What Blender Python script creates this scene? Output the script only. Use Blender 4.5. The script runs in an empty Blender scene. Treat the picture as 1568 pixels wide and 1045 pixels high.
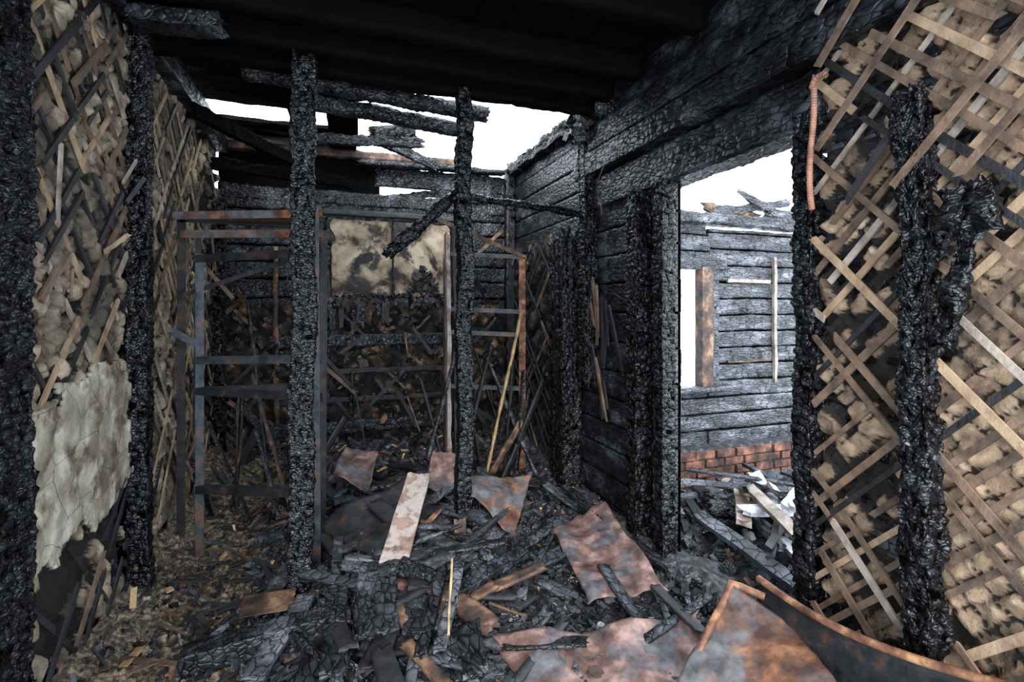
import bpy, math, random
from mathutils import Vector, noise, Matrix
random.seed(7)
R=random.random
def U(a,b): return a+(b-a)*R()
sc=bpy.context.scene
sc.view_settings.view_transform='Standard'
sc.view_settings.look='None'

# ------------------------------------------------------------------ materials
def mk(name, ramp, nscale=8, rough=(.6,.8), metal=0.0, crack=0, crackw=.06, dome=.3, bscale=60, bstr=.5, bdist=.01,
       stretch=(1,1,1), tone=None, spec=.5, distort=0.0, ramp2=None, n2=2.0, f2=(.46,.56), fine=.35, cattr=None):
    m=bpy.data.materials.new(name); m.use_nodes=True
    nt=m.node_tree; N=nt.nodes; L=nt.links
    bs=N['Principled BSDF']
    geo=N.new('ShaderNodeNewGeometry'); mp=N.new('ShaderNodeMapping'); mp.inputs['Scale'].default_value=stretch
    L.new(geo.outputs['Position'],mp.inputs['Vector'])
    def noi(sc,det=8,ro=.6):
        n=N.new('ShaderNodeTexNoise'); n.inputs['Scale'].default_value=sc; n.inputs['Detail'].default_value=det
        n.inputs['Roughness'].default_value=ro; n.inputs['Distortion'].default_value=distort
        L.new(mp.outputs['Vector'],n.inputs['Vector']); return n
    def rp(stops,src):
        r=N.new('ShaderNodeValToRGB'); e=r.color_ramp.elements
        while len(e)<len(stops): e.new(.5)
        for i,(p,c) in enumerate(stops):
            e[i].position=p; e[i].color=(c[0],c[1],c[2],1)
        L.new(src,r.inputs['Fac']); return r
    def mix(a,b,f,bt='MIX'):
        x=N.new('ShaderNodeMix'); x.data_type='RGBA'; x.blend_type=bt
        for s,v in ((x.inputs['Factor'],f),(x.inputs['A'],a),(x.inputs['B'],b)):
            if hasattr(v,'is_output'): L.new(v,s)
            elif isinstance(v,(int,float)): s.default_value=v
            else: s.default_value=(*v,1)
        return x.outputs['Result']
    n=noi(nscale); col=rp(ramp,n.outputs['Fac']).outputs['Color']
    if ramp2:
        nn=noi(n2,5); f=rp([(f2[0],(0,0,0)),(f2[1],(1,1,1))],nn.outputs['Fac']).outputs['Color']
        n3=noi(nscale*1.7); c2=rp(ramp2,n3.outputs['Fac']).outputs['Color']
        col=mix(col,c2,f)
    nb=noi(bscale,10,.65)
    h=nb.outputs['Fac']
    specsrc=None
    if crack:
        v=N.new('ShaderNodeTexVoronoi'); v.feature='DISTANCE_TO_EDGE'; v.inputs['Scale'].default_value=crack
        na=N.new('ShaderNodeVectorMath'); na.operation='ADD'
        ns=N.new('ShaderNodeVectorMath'); ns.operation='SCALE'; ns.inputs['Scale'].default_value=.5/crack
        L.new(noi(crack*.5,2).outputs['Color'],ns.inputs[0]); L.new(mp.outputs['Vector'],na.inputs[0]); L.new(ns.outputs[0],na.inputs[1])
        L.new(na.outputs[0],v.inputs['Vector'])
        cr=rp([(0,(0,0,0)),(crackw,(1,1,1))],v.outputs['Distance'])
        col=mix((0.001,0.001,0.001),col,cr.outputs['Color'])
        dm=rp([(0,(0,0,0)),(dome*.35,(.7,.7,.7)),(dome,(1,1,1))],v.outputs['Distance'])
        mf=N.new('ShaderNodeMath'); mf.operation='MULTIPLY'; mf.inputs[1].default_value=fine; L.new(h,mf.inputs[0])
        ma=N.new('ShaderNodeMath'); ma.operation='ADD'
        L.new(dm.outputs['Color'],ma.inputs[0]); L.new(mf.outputs[0],ma.inputs[1]); h=ma.outputs[0]
        specsrc=cr.outputs['Color']
    if cattr:   # fissure shade painted by a mesh mask (0 in the fissures, 1 on the blocks)
        at=N.new('ShaderNodeAttribute'); at.attribute_name='tone'
        lo=cattr[0]
        f=rp([(cattr[1],(lo,lo,lo)),(cattr[2],(1,1,1))],at.outputs['Fac']).outputs['Color']
        col=mix((0.001,0.001,0.001),col,f)
        if specsrc: specsrc=mix((0,0,0),specsrc,f)
        else: specsrc=f
    if tone:  # soot colour in clay gaps and empty cells, also painted recess shade
        at=N.new('ShaderNodeAttribute'); at.attribute_name='tone'
        n4=noi(25,6)
        add=N.new('ShaderNodeMath'); add.operation='MULTIPLY_ADD'; add.inputs[1].default_value=.7
        L.new(n4.outputs['Fac'],add.inputs[0]); L.new(at.outputs['Fac'],add.inputs[2])
        f=rp([(.5,(0,0,0)),(.85,(1,1,1))],add.outputs[0]).outputs['Color']
        col=mix(tone,col,f)
    L.new(col,bs.inputs['Base Color'])
    rr=N.new('ShaderNodeMapRange'); rr.inputs['From Min'].default_value=.3; rr.inputs['From Max'].default_value=.7
    rr.inputs['To Min'].default_value=rough[0]; rr.inputs['To Max'].default_value=rough[1]
    L.new(noi(nscale*3).outputs['Fac'],rr.inputs['Value']); L.new(rr.outputs[0],bs.inputs['Roughness'])
    bs.inputs['Metallic'].default_value=metal
    bs.inputs['Specular IOR Level'].default_value=spec
    if specsrc:
        sm=N.new('ShaderNodeMath'); sm.operation='MULTIPLY'; sm.inputs[1].default_value=spec
        L.new(specsrc,sm.inputs[0]); L.new(sm.outputs[0],bs.inputs['Specular IOR Level'])
    b=N.new('ShaderNodeBump'); b.inputs['Strength'].default_value=bstr; b.inputs['Distance'].default_value=bdist
    L.new(h,b.inputs['Height']); L.new(b.outputs['Normal'],bs.inputs['Normal'])
    return m
CH=mk('char_alligator',[(.38,(.002,.0023,.003)),(.58,(.009,.010,.013)),(.72,(.045,.05,.064))],12,(.22,.5),crack=55,crackw=.05,bstr=.45,bdist=.007,spec=.55,stretch=(.8,.8,1.25),cattr=(0,.06,.4))
CHX=mk('char_planks',[(.38,(.004,.0045,.006)),(.52,(.015,.017,.022)),(.66,(.08,.088,.108))],6,(.3,.55),crack=26,crackw=.05,bstr=.6,bdist=.007,stretch=(1,.55,1.2),spec=.5,cattr=(.3,.05,.3))
CHG=mk('char_grey_boards',[(.3,(.013,.015,.019)),(.5,(.045,.05,.062)),(.66,(.17,.18,.21))],6,(.4,.65),crack=24,crackw=.05,bstr=.6,bdist=.008,stretch=(.5,.5,1.8),spec=.5,cattr=(.5,.05,.3))
SOOT=mk('soot_black',[(.35,(.001,.001,.001)),(.7,(.002,.002,.0025))],5,(.7,.9),bstr=.6,spec=.06)
GND=mk('ash_ground',[(.36,(.007,.0075,.009)),(.5,(.025,.027,.032)),(.64,(.12,.125,.14))],18,(.45,.8),bscale=55,bstr=1,bdist=.02)
GNDB=mk('brown_ash',[(.36,(.025,.019,.014)),(.5,(.14,.105,.073)),(.62,(.40,.31,.22))],34,(.8,1),bscale=70,bstr=1,bdist=.02)
CLAY=mk('clay_daub',[(.33,(.21,.14,.09)),(.5,(.40,.275,.18)),(.66,(.58,.44,.31))],11,(.85,1),bstr=.9,bdist=.015,tone=(.02,.015,.012),ramp2=[(.3,(.08,.055,.04)),(.7,(.26,.18,.125))],n2=3.5,f2=(.52,.64))
CLAYG=mk('clay_daub_sooty',[(.33,(.10,.08,.06)),(.5,(.27,.21,.148)),(.66,(.50,.41,.30))],11,(.85,1),bstr=.9,bdist=.015,tone=(.008,.007,.006),ramp2=[(.3,(.03,.026,.022)),(.7,(.12,.10,.08))],n2=2.2,f2=(.44,.58))
CLAYD=mk('clay_daub_dark',[(.4,(.008,.007,.007)),(.55,(.05,.034,.023)),(.66,(.28,.18,.11))],7,(.85,1),bstr=.8,bdist=.012,tone=(.004,.004,.005))
PLA=mk('old_plaster',[(.3,(.18,.16,.125)),(.5,(.34,.305,.245)),(.62,(.52,.48,.405))],8,(.9,1),bstr=.35,crack=5,crackw=.006,fine=1,spec=.15,ramp2=[(.35,(.07,.055,.042)),(.65,(.22,.18,.135))],n2=5,f2=(.47,.58))
TAN=mk('stained_board',[(.40,(.02,.016,.013)),(.47,(.20,.14,.09)),(.62,(.46,.375,.275))],4,(.7,.9),bstr=.2,distort=.4,ramp2=[(.4,(.01,.01,.012)),(.7,(.07,.058,.048))],n2=5,f2=(.51,.60))
LT=mk('lath_tan',[(.35,(.17,.11,.07)),(.6,(.40,.28,.18))],10,(.6,.8),stretch=(3,1,1))
LB=mk('lath_brown',[(.35,(.04,.027,.02)),(.6,(.18,.115,.078))],10,(.6,.8))
LG=mk('lath_grey',[(.35,(.12,.10,.085)),(.6,(.38,.32,.27))],10,(.55,.75))
LC=mk('lath_char',[(.35,(.004,.004,.005)),(.6,(.022,.023,.027))],10,(.35,.55),bscale=90,bstr=.6)
RUST=mk('rust_sheet',[(.36,(.035,.018,.015)),(.5,(.13,.07,.06)),(.64,(.31,.195,.175))],9,(.45,.75),metal=.1,bscale=25,bstr=.3,ramp2=[(.35,(.022,.021,.024)),(.65,(.13,.125,.14))],n2=5,f2=(.48,.58))
RUSTO=mk('rust_orange',[(.38,(.04,.018,.012)),(.52,(.14,.058,.032)),(.64,(.36,.16,.07))],9,(.45,.7),metal=.1,bscale=25,bstr=.3,ramp2=[(.35,(.05,.05,.056)),(.65,(.18,.175,.19))],n2=4,f2=(.4,.54))
RIM=mk('rust_rim',[(.38,(.07,.028,.016)),(.52,(.20,.09,.05)),(.64,(.42,.23,.12))],14,(.45,.7),bscale=40,bstr=.3)
STEEL=mk('burnt_steel',[(.35,(.018,.022,.028)),(.52,(.05,.064,.08)),(.66,(.16,.075,.045))],12,(.35,.6),metal=.3,bscale=40,bstr=.5)
STEELD=mk('burnt_steel_dark',[(.35,(.005,.006,.008)),(.55,(.018,.02,.024)),(.68,(.08,.037,.023))],12,(.45,.7),metal=.1,bstr=.3,spec=.35)
COP=mk('rusty_conduit',[(.35,(.18,.075,.05)),(.6,(.36,.175,.12))],20,(.45,.65),bstr=.1)
BRK=mk('sooty_brick',[(.38,(.02,.012,.01)),(.52,(.10,.045,.032)),(.64,(.26,.115,.075))],7,(.8,.95),bstr=.5)
PALE=mk('pale_plank',[(.36,(.16,.11,.09)),(.47,(.38,.33,.31)),(.6,(.66,.63,.63))],6,(.4,.7),bstr=.25,ramp2=[(.35,(.10,.05,.035)),(.65,(.28,.19,.15))],n2=6)
YEL=mk('raw_split_wood',[(.35,(.3,.18,.08)),(.6,(.6,.42,.22))],12,(.6,.8),bstr=.4)
WASH=mk('white_ash',[(.35,(.25,.25,.27)),(.6,(.65,.66,.70))],12,(.8,.95),bstr=.4)
BRN=mk('scorched_wood',[(.38,(.012,.009,.008)),(.52,(.08,.042,.028)),(.64,(.26,.15,.09))],8,(.5,.8),bstr=.4)

# ------------------------------------------------------------------ mesh helpers
class B:
    def __init__(s): s.v=[];s.f=[];s.m=[];s.sm=[];s.mats=[];s.t={}
    def mi(s,m):
        if m not in s.mats: s.mats.append(m)
        return s.mats.index(m)
    def make(s,name,parent=None,smooth=False,solid=0):
        me=bpy.data.meshes.new(name); me.from_pydata(s.v,[],s.f)
        for m in s.mats: me.materials.append(m)
        me.polygons.foreach_set('material_index',s.m)
        if smooth: me.polygons.foreach_set('use_smooth',[True]*len(s.f))
        elif s.sm:
            fl=[False]*len(s.f)
            for a,c in s.sm: fl[a:c]=[True]*(c-a)
            me.polygons.foreach_set('use_smooth',fl)
        a=me.attributes.new('tone','FLOAT','POINT')
        if isinstance(s.t,dict): a.data.foreach_set('value',[s.t.get(i,1.0) for i in range(len(s.v))])
        else: a.data.foreach_set('value',s.t)
        me.update()
        o=bpy.data.objects.new(name,me); bpy.context.scene.collection.objects.link(o)
        if parent: o.parent=parent
        if solid:
            md=o.modifiers.new('thick','SOLIDIFY'); md.thickness=solid
        return o
def V(*a): return Vector(a)
def vor(p,metric='DISTANCE'):
    d,_=noise.voronoi(p,distance_metric=metric); return d[1]-d[0]
def beam(b,p0,p1,w,h,m,res=.0,amp=0,freq=22,roll=0,jag=0,rnd=False,low=.0,taper=1,bow=0):
    p0=Vector(p0);p1=Vector(p1); ax=p1-p0; Ln=ax.length; ax.normalize()
    ref=V(0,0,1) if abs(ax.z)<.9 else V(0,1,0)
    sd=ax.cross(ref).normalized(); up=sd.cross(ax)
    if roll:
        q=Matrix.Rotation(roll,3,ax); sd=q@sd; up=q@up
    if res<=0: res=max(w,h)
    per=[]
    if rnd:
        n=max(10,int(math.pi*w/res))
        for i in range(n):
            a=2*math.pi*i/n; per.append((math.cos(a)*w/2,math.sin(a)*h/2,math.cos(a),math.sin(a)))
    else:
        nw=max(1,round(w/res)); nh=max(1,round(h/res))
        for i in range(nw): per.append((-w/2+w*i/nw,-h/2, -.7 if i==0 else 0,-1 if i else -.7))
        for i in range(nh): per.append((w/2,-h/2+h*i/nh, 1 if i else .7,0 if i else -.7))
        for i in range(nw): per.append((w/2-w*i/nw,h/2, 0 if i else .7,1 if i else .7))
        for i in range(nh): per.append((-w/2,h/2-h*i/nh,-1 if i else -.7,0 if i else .7))
    nL=max(1,round(Ln/max(res,.007))) if (amp or low or bow) else max(1,int(Ln/.3))
    nL=min(nL,450); np_=len(per); base=len(b.v); k=b.mi(m); sx=U(0,50); f0=len(b.f)
    j0=[jag*abs(noise.noise(V(x*30,y*30,sx)))*2 for x,y,_,_ in per]
    j1=[jag*abs(noise.noise(V(x*30,y*30,sx+9)))*2 for x,y,_,_ in per]
    for i in range(nL+1):
        f=i/nL; sc=1+(taper-1)*f
        if low: ls=low*noise.noise(V(sx,f*Ln*3,1)); ls2=low*noise.noise(V(sx,f*Ln*3,7))
        for q,(x,y,nx,ny) in enumerate(per):
            s=j0[q]+(Ln-j0[q]-j1[q])*f
            P=p0+ax*s+sd*(x*sc)+up*(y*sc+bow*math.sin(math.pi*f))
            if low: P=P+sd*ls+up*ls2+(sd*nx+up*ny)*(low*.8*noise.noise(P*9))
            if amp:
                vv=min(1,vor(V(s*freq*1.3+.25*noise.noise(P*14),x*freq*.8+sx,y*freq*.8),'CHEBYCHEV')*2.6)
                P=P+(sd*nx+up*ny)*(amp*(vv-.8)+amp*.5*noise.noise(P*45)); b.t[len(b.v)]=vv
            b.v.append(P)
    for i in range(nL):
        for q in range(np_):
            a=base+i*np_+q; c=base+i*np_+(q+1)%np_
            b.f.append((a,c,c+np_,a+np_)); b.m.append(k)
    if amp: b.sm.append((f0,len(b.f)))
    c0=sum((b.v[base+q] for q in range(np_)),V(0,0,0))/np_; c1=sum((b.v[base+nL*np_+q] for q in range(np_)),V(0,0,0))/np_
    i0=len(b.v); b.v+= [c0,c1]
    for q in range(np_):
        b.f.append((i0,base+(q+1)%np_,base+q)); b.f.append((i0+1,base+nL*np_+q,base+nL*np_+(q+1)%np_)); b.m+=[k,k]
def box(b,x0,x1,y0,y1,z0,z1,m):
    k=b.mi(m);n=len(b.v)
    b.v+=[V(x,y,z) for x in(x0,x1) for y in(y0,y1) for z in(z0,z1)]
    for f in((0,1,3,2),(4,6,7,5),(0,4,5,1),(2,3,7,6),(0,2,6,4),(1,5,7,3)):
        b.f.append(tuple(n+i for i in f)); b.m.append(k)
def chunk(b,c,s,m):
    k=b.mi(m);n=len(b.v)
    q=Matrix.Rotation(U(0,6.3),3,Vector((U(-1,1),U(-1,1),U(-1,1)+.01)).normalized())
    for x in(-1,1):
        for y in(-1,1):
            for z in(-1,1):
                p=V(x*s[0]*U(.5,1.1),y*s[1]*U(.5,1.1),z*s[2]*U(.5,1.1)); b.v.append(q@p+c)
    for f in((0,1,3,2),(4,6,7,5),(0,4,5,1),(2,3,7,6),(0,2,6,4),(1,5,7,3)):
        b.f.append(tuple(n+i for i in f)); b.m.append(k)
def sheet(b,cs,m,n=24,amp=.02,fr=4,edge=.02,fold=0):
    k=b.mi(m);n0=len(b.v); a,bb,c,d=[Vector(x) for x in cs]; sd=U(0,40)
    nr=(bb-a).cross(d-a).normalized()
    for i in range(n+1):
        for j in range(n+1):
            u=i/n;v=j/n
            u2=u+edge*noise.noise(V(v*6,sd,i//n))*(1 if i in(0,n) else 0); v2=v+edge*noise.noise(V(u*6,sd+3,0))*(1 if j in(0,n) else 0)
            P=a*(1-u2)*(1-v2)+bb*u2*(1-v2)+c*u2*v2+d*(1-u2)*v2
            P=P+nr*(amp*noise.noise(P*fr+V(sd,0,0))*2+amp*.4*noise.noise(P*fr*3)+fold*max(0,u+.3*v-1.0)*2-fold*max(0,.12-u)*3)
            b.v.append(P)
    for i in range(n):
        for j in range(n):
            q=n0+i*(n+1)+j; b.f.append((q,q+1,q+n+2,q+n+1)); b.m.append(k)
def fbm(p,o=4): return noise.fractal(p,1.0,2.0,o)

# ------------------------------------------------------------------ lath-and-daub panels
def daub(name,parent,x,sg,y0,y1,z0,z1,mat,k=1.0,pitch=.12,res=.013,present=lambda y,z:.8,depth=.022,plane='x',pw=2.1,pe=6):
    b=B(); b.t=[]; mi=b.mi(mat)
    ny=int((y1-y0)/res)+1; nz=int((z1-z0)/res)+1; sd=U(0,99); cell={}
    for i in range(ny+1):
        for j in range(nz+1):
            y=y0+(y1-y0)*i/ny; z=z0+(z1-z0)*j/nz
            yy=y+.03*noise.noise(V(y*7,z*7,sd))+.012*noise.noise(V(y*22,z*22,sd)); zz=z+.03*noise.noise(V(y*7,z*7,sd+5))+.008*noise.noise(V(y*40,z*40,sd))
            p=(zz+k*yy)/pitch; q=(zz-k*yy)/pitch; ci=(math.floor(p),math.floor(q))
            if ci not in cell: cell[ci]=(R()<present(y,z),U(.5,1.15),U(-.5,.5),U(-.5,.5))
            on,hh,tx,ty=cell[ci]; fp=p-ci[0]-.5; fq=q-ci[1]-.5
            r=max(0,1-(abs(fp*pw)**pe+abs(fq*pw)**pe))**.5
            fine=.016*fbm(V(y*18,z*18,sd))
            if on: d=(depth*hh+.05*(fp*tx+fq*ty))*r+fine+.006; t=.05+.75*min(1,r*1.5)*hh
            else: d=-.02*r+fine; t=.02
            t+=.3*noise.noise(V(y*4,z*4,sd+2))
            b.v.append(V(x+sg*d,y,z) if plane=='x' else V(y,x+sg*d,z)); b.t.append(t if r>.02 else min(t,.05))  # low tone between clay lumps: recess shade put into the colour
    for i in range(ny):
        for j in range(nz):
            q=i*(nz+1)+j; f=(q,q+1,q+nz+2,q+nz+1)
            if plane!='x': f=f[::-1]
            b.f.append(f if sg<0 else f[::-1]); b.m.append(mi)
    return b.make(name,parent,smooth=True)
def laths(b,x,sg,y0,y1,z0,z1,mats,k=1.0,pitch=.12,w=.028,keep=(.9,.6),lmin=.25,lmax=1.3,keepf=None,plane='x',jit=.012):
    for layer,s in((0,-1),(1,1)):
        lo=z0-k*y1 if s>0 else z0+k*y0; hi=z1-k*y0 if s>0 else z1+k*y1
        n=math.floor(lo/pitch)
        while n*pitch<hi:
            c=n*pitch+U(-jit,jit); n+=1
            ya=max(y0,min((z0-c)/(s*k),(z1-c)/(s*k))); yb=min(y1,max((z0-c)/(s*k),(z1-c)/(s*k)))
            y=ya; m0=random.choice(mats)
            while y<yb-.03:
                L=U(lmin,lmax)*.7; ye=min(yb,y+L)
                kp=keep[layer]*(keepf((y+ye)/2,c+s*k*(y+ye)/2) if keepf else 1)
                if R()<kp:
                    xx=x+sg*(.012+layer*.011); t=U(-jit,jit)
                    m=m0 if R()<.6 else random.choice(mats)
                    A=(xx+sg*U(0,.006),y,c+s*k*y+t);C=(xx+sg*U(0,.012),ye,c+s*k*ye-t*.5)
                    if plane!='x': A=(A[1],A[0],A[2]);C=(C[1],C[0],C[2])
                    beam(b,A,C,.009,w*U(.7,1.2),m,jag=.02)
                y=ye+U(.0,.04)

Xl,Xr,Yb,Zc=-1.0,1.86,5.3,3.15
# ------------------------------------------------------------------ FLOOR
b=B(); box(b,-1.2,Xr+.15,-.5,Yb+.2,-.12,-.04,SOOT); box(b,Xr+.15,6,-.5,3.9,-.12,-.04,SOOT); floor=b.make('floor')
def H(x,y):
    h=.03+.05*fbm(V(x*2.2,y*2.2,3))+.035*abs(fbm(V(x*7,y*7,8)))
    h+=.24*math.exp(-((x-.75)**2/.3+(y-3.75)**2/.35))+.08*math.exp(-((x-.5)**2/.5+(y-2.7)**2/.3))
    h+=.26*math.exp(-((y-5.3)/.8)**2)+.18*math.exp(-((x+1.05)/.22)**2)
    h+=.14*math.exp(-((x-1.9)/.25)**2)
    return max(h,-.02)
def H2(x,y): return .06+.2*math.exp(-((x-2.8)/.9)**2-((y-2.4)/.6)**2)+.06*fbm(V(x*3,y*3,1))
b=B(); kb=b.mi(GND);kk=b.mi(GNDB); nx,ny=185,270
def isbrown(x,y): return x+.35*noise.noise(V(x*3,y*3,0))+.12*noise.noise(V(x*15,y*15,0))<-.42
for i in range(nx+1):
    for j in range(ny+1):
        x=Xl+.01+(Xr-Xl+.01)*i/nx; y=1.0+(Yb-1.02)*j/ny
        P=V(x,y,H(x,y)+.016*min(1,vor(V(x*26,y*26,0))*2)+.012*noise.noise(V(x*60,y*60,0))); b.v.append(P)
for i in range(nx):
    for j in range(ny):
        q=i*(ny+1)+j; b.f.append((q,q+ny+1,q+ny+2,q+1)); p=b.v[q]
        b.m.append(kk if isbrown(p.x,p.y) else kb)
b.make('ash_bed',smooth=True)
b=B(); b.mi(GND)
for i in range(101):
    for j in range(81):
        x=Xr+.02+3.2*i/100; y=.6+3.0*j/80; b.v.append(V(x,y,H2(x,y)))
for i in range(100):
    for j in range(80):
        q=i*81+j; b.f.append((q,q+81,q+82,q+1)); b.m.append(0)
b.make('ash_bed',smooth=True)
b=B()
for _ in range(17000):
    x=U(Xl+.06,Xr-.06); y=U(1.4,Yb-.1) if R()<.3 else U(1.6,3.7)
    s=.004+.03*R()**3.3
    if isbrown(x,y): m=random.choice([GNDB,GNDB,GNDB,GNDB,BRN,GNDB,GND,CHX,LT if R()<.3 else GNDB]); s*=.65
    else: m=random.choice([CH,CH,CHX,CHX,CHG,GND,GND,GND,CHG,BRN if R()<.25 else CH])
    q=R()
    if q<.012: m=WASH;s*=.6
    elif q<.018: m=YEL;s*=.6
    chunk(b,V(x,y,H(x,y)+s*.6),(s*U(.7,2.2),s,s*U(.4,1)),m)
for _ in range(260):
    x=U(-.5,Xr-.15); y=U(1.8,4.5); s=U(.025,.05)
    chunk(b,V(x,y,H(x,y)+s*.4),(s*U(1,1.7),s,s*U(.5,.8)),random.choice([CH,CHX,CHG]))
for _ in range(1000):
    x=U(Xl+.1,Xr-.15); y=U(1.7,Yb-.15); a=U(0,3.14); L=U(.03,.24); z=H(x,y)+U(.01,.04)
    dx,dy=math.cos(a)*L,math.sin(a)*L
    x2=min(max(x+dx,Xl+.08),Xr-.06); y2=min(y+dy,Yb-.08)
    beam(b,(x,y,z),(x2,y2,H(x2,y2)+U(.01,.07)),U(.005,.035),U(.004,.012),random.choice([LC,LC,CHG,CHX,CHG,BRN,LC,LB]) if R()>.03 else YEL,jag=.01)
b.make('charcoal_rubble')

# ------------------------------------------------------------------ RIGHT WALL
wr=B()
def board_wall(b,x0,x1,y0,y1,z0,z1,m,pit=.2,res=.022,amp=.006,along='y',back=True):
    z=z0
    if back:
        if along=='y':
            xm=x1-.02 if x0>0 else x0; box(b,xm,xm+.02,y0,y1,z0,z1-.01,SOOT)
        else: box(b,x0,x1,y1-.02,y1,z0,z1-.01,SOOT)
    while z<z1-.02:
        h=min(pit*U(.9,1.08),z1-z); o=U(-.008,.008); g=.012
        if along=='y': beam(b,((x0+x1)/2+o,y0,z+h/2),((x0+x1)/2+o,y1,z+h/2),x1-x0,h-g,m,res=res,amp=amp,freq=18,low=.004)
        else: beam(b,(x0,(y0+y1)/2+o,z+h/2),(x1,(y0+y1)/2+o,z+h/2),y1-y0,h-g,m,res=res,amp=amp,freq=18,low=.004)
        z+=h
board_wall(wr,Xr+.035,Xr+.09,2.5,5.36,0,3.1,CHX,res=.018,amp=.005)
board_wall(wr,Xr+.05,Xr+.13,.3,1.54,0,2.6,CHX,amp=.005)
board_wall(wr,Xr+.03,Xr+.13,1.54,2.5,2.36,2.6,CHX,amp=.005)
box(wr,Xr+.09,Xr+.12,.3,3.7,2.42,3.18,SOOT)
wall_right=wr.make('wall_right')
for x,z,w,h,y1 in((Xr-.01,2.69,.13,.16,3.6),(Xr+.0,2.87,.12,.165,3.6),(Xr+.03,3.07,.12,.2,3.75)):
    b=B(); beam(b,(x,.6,z),(x,y1,z),w,h,CHX,res=.0115,amp=.006,freq=18,low=.007); b.make('charred_header_beam')
b=B()
beam(b,(Xr+.02,1.5,2.47),(Xr+.02,3.5,2.47),.08,.22,CHX,res=.0115,amp=.006,freq=18,low=.008)
b.make('charred_header_beam')
b=B()
for i in range(40):
    y=3.45+U(-.12,.12); chunk(b,V(1.77+U(-.04,.03),y,3.0+U(-.1,.1)),(U(.02,.05),U(.02,.04),U(.02,.06)),random.choice([CH,CHX,CH,CLAYD]))
b.make('charred_joint_remains')
daub('clay_daub',wall_right,Xr+.035,-1,.4,1.53,0.0,2.75,CLAY,k=1.0,pitch=.105,res=.0105,
     present=lambda y,z: (.95 if y<1.08 else (.45 if z>.9 else .38)) if z<2.65 else .4)
b=B()
laths(b,Xr+.0,-1,.4,1.53,0.0,2.62,[LT,LB,LB,LB,LG,LC,LB],k=1.05,pitch=.105,w=.024,keep=(.93,.75),lmin=.4,lmax=2.2,keepf=lambda y,z:1 if y<1.1 else .6,jit=.02)
laths(b,Xr-.085,-1,.4,1.45,2.0,3.1,[LG,LB,LB,LC],k=1.05,pitch=.17,w=.028,keep=(.75,.2),lmin=.5,lmax=2.5,jit=.025)
b.make('lath_lattice')
daub('clay_daub',wall_right,Xr+.03,-1,3.85,5.25,.2,2.3,CLAYD,pitch=.13,res=.02,present=lambda y,z:.5)
b=B(); laths(b,Xr+.0,-1,3.85,5.2,.3,2.2,[LC,LC,LB,LC],keep=(.6,.4),pitch=.13)
for i in range(12):
    y=U(2.95,3.4);z=U(.7,1.5); beam(b,(Xr-.02,y,z),(Xr-.03-U(0,.05),y+U(-.15,.15),z+U(.2,.5)),.012,.025,random.choice([LC,LB,LC,LB]),jag=.03)
b.make('lath_lattice')
def post(x,y,z0,z1,w,h=None,top=None,amp=.012,m=CH,name='charred_post',low=.014,jag=.06):
    b=B(); t=top or (x,y); beam(b,(x,y,z0),(t[0],t[1],z1),w,h or w,m,res=.0075,amp=amp,freq=26,low=low,jag=jag)
    return b.make(name)
post(-.17,2.95,0,3.02,.125,top=(-.14,3.0))
post(.81,3.22,0.02,3.05,.10,low=.02)
post(-.94,3.1,0,3.1,.10)
post(-.955,1.97,0,3.1,.09,.22,amp=.014)
post(1.79,1.09,0.1,2.34,.09,top=(1.80,1.12),amp=.014,low=.025)
post(1.83,3.45,1.0,3.14,.11)
post(1.80,3.72,0,2.27,.17,.15)
post(1.80,3.95,0,2.2,.1,.1)
door=bpy.data.objects.new('door_1',None); bpy.context.scene.collection.objects.link(door)
for (nm,x,y,z0,z1,w) in(('jamb_left',1.84,2.51,0,2.36,.10),('jamb_stud',1.83,2.76,0,2.36,.12),('jamb_right',1.86,1.565,0,2.42,.09)):
    b=B(); beam(b,(x,y,z0),(x,y,z1),w,w,CH,res=.0075,amp=.012,freq=26,low=.01,jag=.02); b.make(nm,door)
b=B(); beam(b,(1.93,1.5,2.40),(1.93,2.6,2.40),.16,.1,CHX,res=.018,amp=.008,low=.01); b.make('lintel',door)
b=B(); beam(b,(1.93,1.60,.05),(1.93,2.48,.05),.16,.1,CHX,res=.018,amp=.008,low=.01); b.make('sill',door)
def tube(b,pts,r,m,n=10,rib=0):
    k=b.mi(m); base=len(b.v); P=[Vector(p) for p in pts]
    for i,p in enumerate(P):
        t=(P[min(i+1,len(P)-1)]-P[max(i-1,0)]).normalized()
        s=t.cross(V(0.1,.9,.2)).normalized(); u=s.cross(t); rr=r*(1+rib*(i%2))
        for q in range(n):
            a=2*math.pi*q/n; b.v.append(p+s*math.cos(a)*rr+u*math.sin(a)*rr)
    for i in range(len(P)-1):
        for q in range(n):
            a=base+i*n+q;c=base+i*n+(q+1)%n; b.f.append((a,c,c+n,a+n)); b.m.append(k)
b=B(); pts=[(1.75,1.46+.01*math.sin(i*.06),1.99+.47*i/90) for i in range(91)]
pts+=[(1.75,1.46-.035*(1-math.cos(a/12*2.4)),2.46+.035*math.sin(a/12*2.4)) for a in range(1,13)]
tube(b,pts,.010,COP,12,.2); b.make('ribbed_conduit')
b=B(); tube(b,[(1.72+.02*math.sin(i*.5),3.05+.03*math.sin(i*.3),3.05-.8*i/30) for i in range(31)],.003,BRN,6)
b.make('hanging_wire')
b=B()
beam(b,(1.76,.98,1.98),(1.74,.93,1.8),.05,.12,CH,res=.01,amp=.014,low=.05,jag=.05)
beam(b,(1.74,.93,1.85),(1.77,.985,1.46),.03,.055,CH,res=.01,amp=.014,low=.04,jag=.06)
b.make('charred_wood_fragment')

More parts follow.
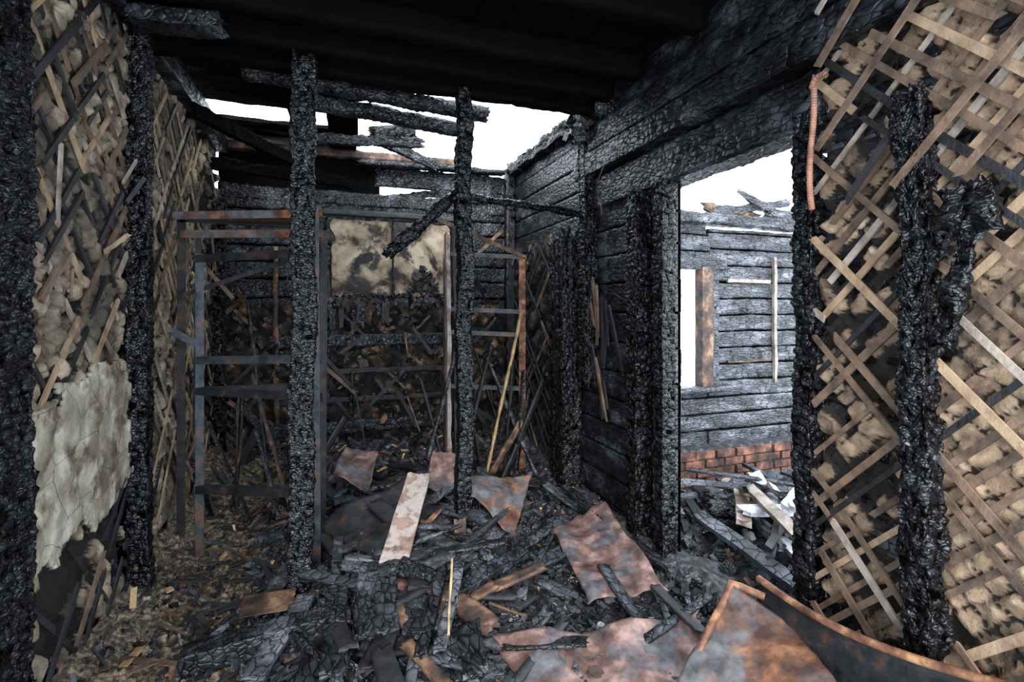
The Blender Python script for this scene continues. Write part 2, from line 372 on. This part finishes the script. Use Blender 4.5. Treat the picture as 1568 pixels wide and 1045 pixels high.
# ------------------------------------------------------------------ LEFT WALL
b=B(); board_wall(b,Xl-.14,Xl-.06,.8,5.4,0,3.15,CHX,res=.05,amp=.004); wall_left=b.make('wall_left')
daub('clay_daub',wall_left,Xl-.02,1,1.4,3.07,0,3.12,CLAYG,k=1.1,pitch=.12,res=.0105,present=lambda y,z:0.88 if z>1.3 else (.3 if z<.75 else .8),depth=.036)
daub('clay_daub',wall_left,Xl-.02,1,3.13,5.28,0,3.05,CLAYG,k=1.2,pitch=.12,res=.016,present=lambda y,z:.7 if y<4.3 else .3,depth=.028)
b=B()
laths(b,Xl+.0,1,1.9,3.05,1.25,3.1,[LG,LT,LB,LB,LC,LC,LC],k=1.1,pitch=.12,w=.026,keep=(.6,.45),lmin=.12,lmax=.7,jit=.006)
laths(b,Xl+.0,1,2.1,3.05,.1,.85,[LC,LC,LC,LB],k=1.1,pitch=.12,w=.026,keep=(.4,.4),lmin=.12,lmax=.5)
laths(b,Xl+.0,1,3.15,5.2,.35,2.95,[LG,LT,LB,LB,LC,LC],k=1.2,pitch=.12,w=.022,keep=(.7,.4),lmin=.15,lmax=.9,keepf=lambda y,z:1 if y<4.5 else .4)
for i in range(16):
    y=U(2.3,5.1);z=U(.3,2.7);a=U(-1,1); beam(b,(Xl+.03,y,z),(Xl+.05+U(0,.06),y+a*.12,z+U(.1,.3)),.008,.02,random.choice([LC,LT,LG,LC,LB]),jag=.02)
b.make('lath_lattice')
b=B(); b.mi(PLA); n=100; idx={}
for i in range(n):
    for j in range(n):
        y=2.12+1.1*i/n; z=.5+1.0*j/n
        r=max(abs(y-2.60)/.46, abs(z-1.02-.12*(y-2.62))/.30)+.42*fbm(V(y*3.5,z*4.5,4))+.16*fbm(V(y*16,z*16,1))
        if r<1:
            for di,dj in((0,0),(1,0),(1,1),(0,1)):
                kk_=(i+di,j+dj)
                if kk_ not in idx:
                    yy=2.12+1.1*kk_[0]/n+U(-.003,.003); zz=.5+1.0*kk_[1]/n+U(-.003,.003)
                    idx[kk_]=len(b.v); b.v.append(V(Xl+.04+.012*fbm(V(yy*6,zz*6,0)),yy,zz))
            b.f.append(tuple(idx[(i+di,j+dj)] for di,dj in((0,0),(1,0),(1,1),(0,1)))); b.m.append(0)
b.make('plaster_patch',wall_left,smooth=True,solid=.02)
b=B(); beam(b,(Xl+.03,1.2,3.08),(Xl+.03,5.25,3.12),.14,.16,CHX,res=.02,amp=.01,low=.01); b.make('charred_wall_plate')
post(-.93,5.0,0.1,2.6,.1,amp=.02)

# ------------------------------------------------------------------ BACK WALL
b=B(); board_wall(b,Xl,Xr+.08,Yb,Yb+.08,0,2.72,CHX,along='x',pit=.17,res=.03,amp=.008); wall_back=b.make('wall_back')
daub('clay_daub',wall_back,Yb-.02,-1,-.95,1.8,.1,1.66,CLAYD,pitch=.13,res=.02,present=lambda y,z:.65,plane='y')
b=B(); beam(b,(Xl,Yb-.02,3.13),(1.25,Yb-.02,3.16),.1,.08,BRN,res=.025,amp=.008,low=.008)
beam(b,(.2,Yb-.1,3.06),(1.8,Yb-.05,3.1),.12,.05,CHX,res=.025,amp=.01,low=.01,jag=.1); b.make('charred_top_plate')
b=B(); beam(b,(Xl,Yb+.05,2.92),(.45,Yb+.05,2.92),.06,.4,SOOT,res=.03,amp=.012,low=.015)
beam(b,(.4,Yb+.03,2.96),(1.94,Yb+.03,2.98),.05,.2,CHX,res=.03,amp=.012,low=.015)
beam(b,(Xl,Yb+.02,2.72),(1.94,Yb+.02,2.7),.06,.14,CHX,res=.03,amp=.012,low=.015)
beam(b,(.45,Yb+.1,2.76),(1.1,Yb+.1,2.86),.04,.08,CHX,res=.03,amp=.012,low=.03,jag=.1)
beam(b,(1.0,Yb+.02,2.84),(1.94,Yb+.02,2.82),.04,.16,CHX,res=.03,amp=.012,low=.03,jag=.1)
beam(b,(1.84,Yb-.03,0),(1.84,Yb-.03,3.15),.12,.12,CH,res=.03,amp=.012,low=.01)
b.make('charred_gable_board')
b=B(); sheet(b,[(-.02,Yb-.03,1.75),(1.15,Yb-.03,1.75),(1.13,Yb-.03,2.5),(0,Yb-.03,2.5)],TAN,n=40,amp=.006,edge=.05); b.make('scorched_wallboard',wall_back,solid=.012)
b=B()
for z,d in((1.70,.1),(1.0,.06),(.72,.05),(2.56,.06)): beam(b,(-.5 if z<1.1 else -.1,Yb-.06,z),(1.3,Yb-.06,z),d,.06,LC if z not in(1.0,.72) else STEELD,res=.02,amp=.008,low=.008)
for z in (.45,1.3): beam(b,(-.6,Yb-.07,z),(1.5,Yb-.07,z+.01),.05,.12,CHX,res=.02,amp=.008,low=.008,jag=.08)
for x,z0,z1 in((.17,.2,1.0),(-.05,.1,2.5),(1.2,.1,2.5),(-.5,0,2.2),(-.3,.1,1.9),(.58,1.75,2.5)): beam(b,(x,Yb-.06,z0),(x+U(-.02,.02),Yb-.07,z1),.05 if x!=.58 else .02,.05 if x!=.58 else .02,random.choice([CH,BRN]),res=.02,amp=.008,low=.01)
for _ in range(160):
    x=U(-.1,1.25); s=U(.01,.03); chunk(b,V(x,Yb-.1+U(-.03,.03),1.70+U(-.07,.06)),(s,s*.6,s*1.4),random.choice([CHX,CHX,LC,CLAYD]))
for i in range(18):
    x=U(-.05,1.2); L=U(.08,.3); beam(b,(x,Yb-.12,1.70),(x+U(-.04,.04),Yb-.11,1.70-L),U(.03,.08),.012,random.choice([LC,CHX,CLAYD]),res=.02,low=.02,jag=.06)
for _ in range(90):
    x=.88+U(-.14,.14); s=U(.012,.035); chunk(b,V(x,Yb-.07,1.8+U(-.1,.26)*(1-abs(x-.88)*5)),(s,s*.5,s*1.4),random.choice([CHX,LC,CLAYD]))
b.make('charred_wall_framing',wall_back)
b=B(); laths(b,Yb-.06,-1,-.95,1.8,.2,1.6,[LC,LC,LB,BRN],pitch=.15,keep=(.10,.10),plane='y',w=.03,lmax=.6)
for _ in range(260):
    x=U(-.9,1.7); z=U(.2,1.65)
    s=U(.015,.05); chunk(b,V(x,Yb-.06,z),(s*1.3,s*.5,s),random.choice([CLAYD,CHX,CHX,CH,CLAYD,BRN]))
for _ in range(40):
    x=U(-.95,1.75); z=U(.2,2.3 if x<-.1 or x>1.2 else 1.2); a=U(.6,2.5); L=U(.1,.5); y=Yb-U(.08,.5)
    beam(b,(x,y,z),(x+math.cos(a)*L,y-U(-.1,.2),max(.1,z+math.sin(a)*L)),.012,.035,random.choice([LC,LC,LC,LB,BRN,CH]),jag=.03)
b.make('lath_lattice')

# ------------------------------------------------------------------ CEILING
b=B(); box(b,Xl-.14,Xr+.13,-.5,3.3,Zc+.05,Zc+.08,SOOT)
for i in range(19):
    x=Xl-.1+i*.165; e=3.38+U(-.05,.06)+(.10*(i/18))
    beam(b,(x+.08,-.4,Zc+.03),(x+.08,e,Zc+.03),.16,.04,SOOT,res=.08,low=.008,jag=.02)
ceiling=b.make('ceiling')
b=B()
for y in(.3,.9,1.5,2.1,2.65,2.98,3.25): beam(b,(Xl+.05,y,Zc-.07),(Xr-.1,y,Zc-.07),.1,.14,SOOT,res=.04,amp=.008,low=.01)
b.make('ceiling_joist')
b=B(); beam(b,(-.92,2.88,3.0),(-.5,2.80,2.99),.14,.08,CHX,res=.012,amp=.008,low=.01,jag=.04); b.make('charred_beam_stub')
def log(p0,p1,w,m=CH,name='charred_log',h=None,rnd=True,jag=.06,low=.012,amp=.009,roll=0,res=.009):
    b=B(); beam(b,p0,p1,w,h or w,m,res=res,amp=amp,freq=22,low=low,jag=jag,rnd=rnd,roll=roll); return b.make(name)
log((-.55,3.58,3.12),(1.12,3.68,3.08),.12,m=CHX)
log((-.2,3.78,3.06),(1.0,3.86,3.0),.12,m=CHX)
log((.28,4.3,3.04),(.66,4.38,3.12),.14)
b=B()
def patch(y0,y1,xe,z=3.22,dy=.16):
    y=y0
    while y<y1:
        beam(b,(Xl-.05,y+dy/2,z+U(-.01,.01)),(xe+U(-.15,.12),y+dy/2+U(-.02,.02),z+U(-.02,.02)),dy+.02,.03,SOOT,res=.05,low=.01,jag=.12); y+=dy
patch(3.3,3.75,.75); patch(3.75,4.35,.2); patch(4.80,5.5,.25)
beam(b,(-.3,3.3,3.2),(-.2,5.4,3.2),.18,.03,SOOT,res=.05,low=.01,jag=.1)
beam(b,(.05,3.3,3.21),(.1,5.4,3.2),.25,.03,SOOT,res=.05,low=.01,jag=.1)
b.make('charred_roof_boarding')
log((.29,3.08,1.93),(.80,3.22,2.37),.085,name='fallen_charred_log',low=.02,jag=.05)
log((.78,3.24,2.36),(1.80,3.5,2.34),.06,name='fallen_charred_log',low=.015)
log((-.95,4.7,2.8),(.2,4.8,2.75),.06,h=.1,rnd=False,name='charred_rafter',m=SOOT)
log((-.9,3.9,2.95),(-.1,5.2,2.9),.06,h=.1,rnd=False,name='charred_rafter',m=SOOT)
log((-.2,4.1,2.9),(.75,4.3,3.02),.05,h=.08,rnd=False,name='charred_rafter',m=CHX,jag=.1)
log((.35,4.6,3.12),(1.0,5.0,3.02),.05,h=.09,rnd=False,name='charred_rafter',m=CHX,jag=.1)
log((1.87,3.75,3.12),(1.87,5.3,3.14),.12,h=.12,name='charred_rafter',m=CH,rnd=False,low=.04,amp=.014)

# ------------------------------------------------------------------ SHELF RACKS
def angle(b,p0,p1,s,m,dirs):
    p0=Vector(p0);p1=Vector(p1)
    for d in dirs:
        d=Vector(d); ax=(p1-p0).normalized(); nn=ax.cross(d).normalized()
        k=b.mi(m);n=len(b.v); t=.003
        for p in(p0,p1):
            for a,c in((0,-t),(s,-t),(s,t),(0,t)): b.v.append(p+d*a+nn*c)
        for i in range(4):
            j=(i+1)%4; b.f.append((n+i,n+j,n+4+j,n+4+i)); b.m.append(k)
        b.f+=[(n,n+3,n+2,n+1),(n+4,n+5,n+6,n+7)]; b.m+=[k,k]
b=B()
for (x,y,dx,m,z1) in((-.80,3.6,1,STEEL,1.95),(-.93,3.72,1,STEELD,2.2),(-.07,3.2,-1,STEEL,2.22),(-.05,3.7,-1,STEELD,2.15)):
    angle(b,(x,y,0.05),(x+U(-.015,.015),y,z1),.045,m,[(dx,0,0),(0,1,0)])
for z,m,xa,tl in((2.20,RUSTO,-.92,.0),(2.08,RUSTO,-.88,.01),(1.97,STEELD,-.8,-.03),(1.33,STEEL,-.8,-.02),(1.10,STEELD,-.8,0.02),(.52,STEELD,-.8,-.01)):
    angle(b,(xa,3.6,z+tl),(-.06,3.22,z),.045,m,[(0,0,-1),(0,1,0)])
    if z in(2.20,1.10): angle(b,(xa,3.72,z),(-.06,3.72,z),.04,STEELD,[(0,0,-1),(0,1,0)])
sheet(b,[(-.9,3.62,2.16),(-.1,3.28,2.17),(-.08,3.7,2.15),(-.9,3.72,2.18)],RUSTO,n=10,amp=.006)
angle(b,(-.93,3.6,1.5),(-.8,3.6,1.42),.05,STEEL,[(0,0,-1)])
angle(b,(-.9,3.65,1.7),(-.1,3.5,2.0),.03,STEELD,[(0,0,-1)])
angle(b,(-.8,3.6,2.05),(-.85,3.75,.8),.03,STEELD,[(1,0,0)])
b.make('metal_shelf_rack')
b=B()
for (x,y,m,z1) in((1.65,4.3,RIM,2.08),(1.72,4.8,STEELD,2.0),(1.05,4.75,STEELD,2.1)):
    angle(b,(x,y,.1),(x,y,z1),.06,m,[(-1,0,0),(0,1,0)])
for z in(2.1,1.6,1.39,.9): angle(b,(1.0,4.5,z+.03),(1.66,4.3,z),.035,STEEL,[(0,0,-1),(0,1,0)])
angle(b,(.85,4.3,2.4),(1.65,4.3,2.1),.035,BRN,[(0,0,-1),(0,1,0)])
b.make('metal_shelf_rack')
b=B(); beam(b,(.99,4.5,.12),(.97,4.5,2.31),.035,.085,PALE,res=.03,low=.01,jag=.05); beam(b,(1.06,4.52,.12),(1.04,4.52,2.35),.03,.06,LC,res=.03,low=.01); b.make('upright_plank')
b=B(); beam(b,(1.17,4.0,.15),(1.54,4.1,1.6),.02,.035,YEL,res=.02,low=.008,jag=.05,amp=.003); b.make('split_wood_stick')
b=B()
for p in(((1.3,3.9,.2),(1.75,4.1,1.0)),((1.0,4.1,.3),(1.3,4.2,1.3)),((1.45,4.0,.25),(1.7,4.3,.9)),((.75,4.3,.3),(1.1,4.4,1.5)),((-.5,4.6,.2),(-.7,4.9,1.7)),((-.3,4.5,.2),(-.35,5.0,1.3)),((.9,4.4,.3),(.75,4.6,1.0)),((1.1,3.8,.2),(1.5,3.95,.7)),((1.6,3.9,.2),(1.25,4.2,1.2)),((-.3,4.2,.1),(.1,4.5,.7))):
    beam(b,p[0],p[1],.025,.06,random.choice([CHX,CHG,LC,BRN]),res=.02,amp=.004,low=.01,jag=.05)
for _ in range(26):
    x=U(1.1,1.8) if R()<.5 else U(-.9,-.3); y=U(3.9,5.1); z=H(x,y); L=U(.3,1.1); dx=U(-.45,.45); 
    beam(b,(x,y,z),(min(max(x+dx,-.93),1.8),y+U(-.1,.15),z+L),.015,U(.03,.07),random.choice([LC,LC,CH,BRN,CHX]),res=.03,low=.01,jag=.05)
b.make('leaning_charred_lath')

# ------------------------------------------------------------------ FLOOR DEBRIS
def plank(p0,p1,w,t,m,name='wooden_plank',roll=0,low=.004,amp=0,jag=.03):
    b=B(); beam(b,p0,p1,w,t,m,res=.012,low=low,amp=amp,jag=jag,roll=roll); return b.make(name)
plank((.26,2.66,.19),(.55,3.42,.5),.15,.02,PALE,roll=.1)
plank((.02,2.78,.17),(.0,2.1,.16),.11,.035,CHX,'charred_plank',amp=.005)
plank((.33,2.05,.19),(.56,2.68,.24),.055,.03,CHX,'charred_plank',amp=.005)
plank((.41,2.05,.20),(.64,2.64,.25),.055,.03,CHG,'charred_plank',amp=.005)
plank((.46,2.1,.22),(.6,2.65,.28),.010,.010,YEL,'split_wood_stick')
plank((-.6,2.45,.13),(-.02,2.51,.15),.11,.1,CHX,'charred_beam',amp=.008)
plank((.18,2.25,.18),(.22,2.72,.22),.2,.06,CHX,'charred_plank',amp=.007,low=.012)
plank((.55,2.45,.2),(1.05,2.75,.2),.1,.05,CHX,'charred_plank',amp=.007,low=.012)
plank((-.3,2.2,.15),(-.12,2.75,.16),.09,.04,CHG,'charred_plank',amp=.006)
plank((.05,2.9,.22),(.5,2.6,.24),.1,.04,CHX,'charred_plank',amp=.006)
b=B()
for _ in range(130):
    x=U(-.3,1.65) if R()<.5 else random.gauss(.5,.3); y=U(1.9,4.4) if R()<.5 else U(2.0,3.1); a=random.gauss(1.3,.9); L=U(.15,.6); dx,dy=math.cos(a)*L/2,math.sin(a)*L/2
    x=min(x,1.6)
    z=H(x,y)+U(.035,.1)
    xa,xb=min(x-dx,1.75),min(x+dx,1.75)
    beam(b,(xa,y-dy,z+U(-.02,.04)),(xb,y+dy,z+U(-.02,.08)),U(.03,.12),U(.014,.034),random.choice([CHX,CHX,CHG,CHG,CHG,GND,BRN,LC]),res=.02,amp=.003,low=.006,jag=.05,roll=U(-.3,.3))
b.make('burnt_plank_heap')
plank((1.75,2.3,.16),(1.6,3.3,.3),.07,.04,CHX,'charred_plank',amp=.007)
plank((.735,3.02,.2),(.735,3.05,.32),.07,.02,BRN,'wood_block')
def sh(name,cs,m,amp=.015,n=26,fr=4,fold=0,edge=.04):
    b=B(); sheet(b,cs,m,n=n,amp=amp,fr=fr,fold=fold,edge=edge); return b.make(name,smooth=True,solid=.003)
sh('rusty_sheet_metal',[(1.2,2.25,.15),(1.6,2.15,.17),(1.72,3.0,.29),(1.32,2.95,.23)],RUST,amp=.022,fold=.05)
sh('rusty_sheet_metal',[(.75,1.75,.06),(1.4,1.6,.08),(1.6,1.92,.19),(.66,2.13,.15)],RUST,amp=.035,fr=5,edge=.08)
sh('rusty_sheet_metal',[(.62,3.5,.36),(.84,3.42,.24),(.9,3.75,.5),(.7,3.8,.52)],RUST,amp=.025)
sh('rusty_sheet_metal',[(.88,3.35,.34),(1.12,3.08,.14),(1.38,3.5,.36),(.95,3.62,.4)],RUSTO,amp=.025,fold=.06)
sh('burnt_sheet_metal',[(-.1,3.5,.22),(.2,3.02,.16),(.72,3.2,.24),(.55,3.75,.40)],STEELD,amp=.03)
sh('burnt_sheet_metal',[(.0,4.1,.34),(.25,3.9,.26),(.35,4.3,.44),(.1,4.5,.46)],RUST,amp=.03)
sh('rusty_plate',[(-.42,2.66,.15),(-.18,2.66,.15),(-.18,2.82,.17),(-.42,2.82,.17)],BRN,amp=.004)
tr=bpy.data.objects.new('rusty_metal_trough',None); bpy.context.scene.collection.objects.link(tr)
b=B(); sheet(b,[(1.14,1.55,.16),(1.52,1.08,.36),(1.66,1.50,.40),(1.58,1.70,.45)],RUSTO,n=30,amp=.02); b.make('side_panel',tr,smooth=True,solid=.004)
b=B(); k=b.mi(STEELD); n=30;mm=14
A0=V(1.69,1.66,.47);A1=V(1.71,.80,.60)
for i in range(n+1):
    f=i/n; c=A0.lerp(A1,f); c.z-=.03*math.sin(f*3.14); c.x-=.05*math.sin(f*3.14)
    for j in range(mm+1):
        a=math.pi*.62*j/mm; b.v.append(c+V(-.09*(1-math.cos(a)),.0,-.3*math.sin(a)*(.7+.3*f)))
for i in range(n):
    for j in range(mm):
        q=i*(mm+1)+j; b.f.append((q,q+1,q+mm+2,q+mm+1)); b.m.append(k)
b.make('basin',tr,smooth=True,solid=.004)
b=B(); tube(b,[A0.lerp(A1,i/30)+V(-.05*math.sin(i/30*3.14),0,-.03*math.sin(i/30*3.14)) for i in range(31)],.014,RIM,10)
tube(b,[V(1.10,1.50,.12).lerp(V(1.58,1.70,.45),i/14)+V(0,0,.008*math.sin(i*.9)) for i in range(15)]+[V(1.585,1.70,.45).lerp(V(1.66,1.6,.43),i/4) for i in range(1,5)],.015,RIM,10); b.make('rolled_rim',tr,smooth=True)
b=B(); sheet(b,[(1.5,1.0,.1),(1.70,.8,.1),(1.70,.8,.6),(1.5,1.08,.36)],RUSTO,n=14,amp=.01); b.make('end_panel',tr,solid=.004)

# ------------------------------------------------------------------ NEXT ROOM
wy=3.72
b=B()
def bw(xa,xb,za,zb):
    z=za; box(b,xa,xb,wy+.05,wy+.07,za,zb-.02,SOOT)
    while z<zb-.02:
        h=min(.15,zb-z); o=U(-.012,.006)
        beam(b,(xa,wy+.03+o,z+h/2),(xb+U(-.02,.02),wy+.03+o,z+h/2),.06,h-.014,CHG,res=.02,amp=.004,freq=14,low=.008); z+=h
bw(2.02,2.5,.36,2.45); bw(3.2,5.0,.36,2.35); bw(2.5,3.2,.36,.92); bw(2.5,3.2,1.98,2.45)
beam(b,(2.0,wy,2.45),(4.6,wy,2.40),.16,.09,CHG,res=.022,amp=.008,low=.02,jag=.1)
wn=b.make('wall_next_room')
b=B()
beam(b,(3.14,wy-.02,.92),(3.14,wy-.02,1.98),.12,.10,BRN,res=.03,low=.004); beam(b,(3.24,wy-.03,.9),(3.24,wy-.03,2.0),.07,.05,CHG,res=.02,amp=.006)
beam(b,(2.53,wy-.02,.92),(2.53,wy-.02,1.98),.08,.08,CHG,res=.03,low=.004)
beam(b,(2.45,wy-.05,.9),(3.35,wy-.05,.9),.14,.05,CHG,res=.02,amp=.006); beam(b,(2.45,wy-.03,2.0),(3.35,wy-.03,2.0),.08,.08,CHG,res=.02,amp=.006)
beam(b,(3.95,wy-.03,.92),(3.95,wy-.03,2.1),.03,.03,LG,res=.02,low=.006)
beam(b,(3.4,wy-.02,1.87),(3.9,wy-.02,1.87),.02,.03,PALE,res=.02,low=.006); beam(b,(3.4,wy-.02,1.13),(3.9,wy-.02,1.13),.02,.02,BRN,res=.02,low=.006)
b.make('window_1')
b=B()
for r in range(5):
    z=.005+r*.075
    for i in range(13):
        x=2.1+i*.215+(r%2)*.1; box(b,x+U(0,.01),x+.2,wy-.14+U(-.012,.012),wy-.03,z,z+.062,BRK)
box(b,2.05,5,wy-.11,wy+.06,0,.39,GND)
b.make('brick_foundation')
b=B(); beam(b,(3.65,3.1,2.46),(4.7,3.5,2.44),.12,.1,CH,res=.02,amp=.012,low=.02,jag=.08,rnd=True); beam(b,(3.3,wy+.1,2.5),(4.4,wy+.2,2.7),.04,.08,CHG,res=.03,low=.03,jag=.1)
beam(b,(3.6,wy+.1,2.75),(4.3,wy+.05,2.45),.03,.06,CHG,res=.03,low=.03,jag=.1); beam(b,(3.2,wy+.1,2.55),(4.0,wy+.2,2.5),.05,.08,BRN,res=.03,low=.03,jag=.1)
beam(b,(3.9,wy+.05,2.5),(4.9,wy+.1,2.56),.1,.12,CHG,res=.03,low=.03,jag=.1)
b.make('broken_rafter')
b=B()
for i in range(85):
    x=U(2.15,3.7);y=U(1.75,3.2);L=U(.3,1.2); a=random.gauss(1.95,.25) if R()<.8 else U(0,3.1)
    dx,dy=math.cos(a)*L/2,-math.sin(a)*L/2
    xa,xb=max(2.08,x-dx),max(2.08,x+dx); ya,yb2=min(y-dy,3.5),min(y+dy,3.5)
    z=H2(x,y)+U(.02,.2)
    beam(b,(xa,ya,z+U(-.06,.06)),(xb,yb2,z+U(-.06,.1)),U(.03,.10),U(.012,.04),random.choice([CHG,CHG,CHG,CH,WASH,LC,CHX,PALE,LG]),res=.03,low=.006,jag=.05,roll=U(-.4,.4))
for i in range(1200):
    x=U(2.05,4.2);y=U(1.3,3.5);s=.008+.035*R()**2; chunk(b,V(x,y,H2(x,y)+s*.5),(s*1.5,s,s*.6),random.choice([CH,CH,CHG,GND,WASH if R()<.3 else CH,BRN if R()<.4 else CH]))
b.make('collapsed_roof_timber')
log((2.3,2.7,.3),(2.9,2.2,.32),.12,name='charred_log')

# ------------------------------------------------------------------ LIGHT / CAMERA
w=bpy.data.worlds.new('overcast'); bpy.context.scene.world=w; w.use_nodes=True
bg=w.node_tree.nodes['Background']; bg.inputs['Color'].default_value=(.83,.92,1,1); bg.inputs['Strength'].default_value=6.0
s=bpy.data.lights.new('sun','SUN'); s.energy=3.5; s.angle=math.radians(25); s.color=(1,.95,.88)
so=bpy.data.objects.new('sun',s); bpy.context.scene.collection.objects.link(so); so.rotation_euler=(math.radians(60),0,math.radians(-20))
cam=bpy.data.cameras.new('camera'); co=bpy.data.objects.new('camera',cam); bpy.context.scene.collection.objects.link(co)
co.location=(0,0,1.6); co.rotation_euler=(math.radians(90),0,math.radians(-19.5)); cam.lens=17.78; cam.sensor_width=36; cam.shift_y=-.030; cam.clip_start=.02
bpy.context.scene.camera=co
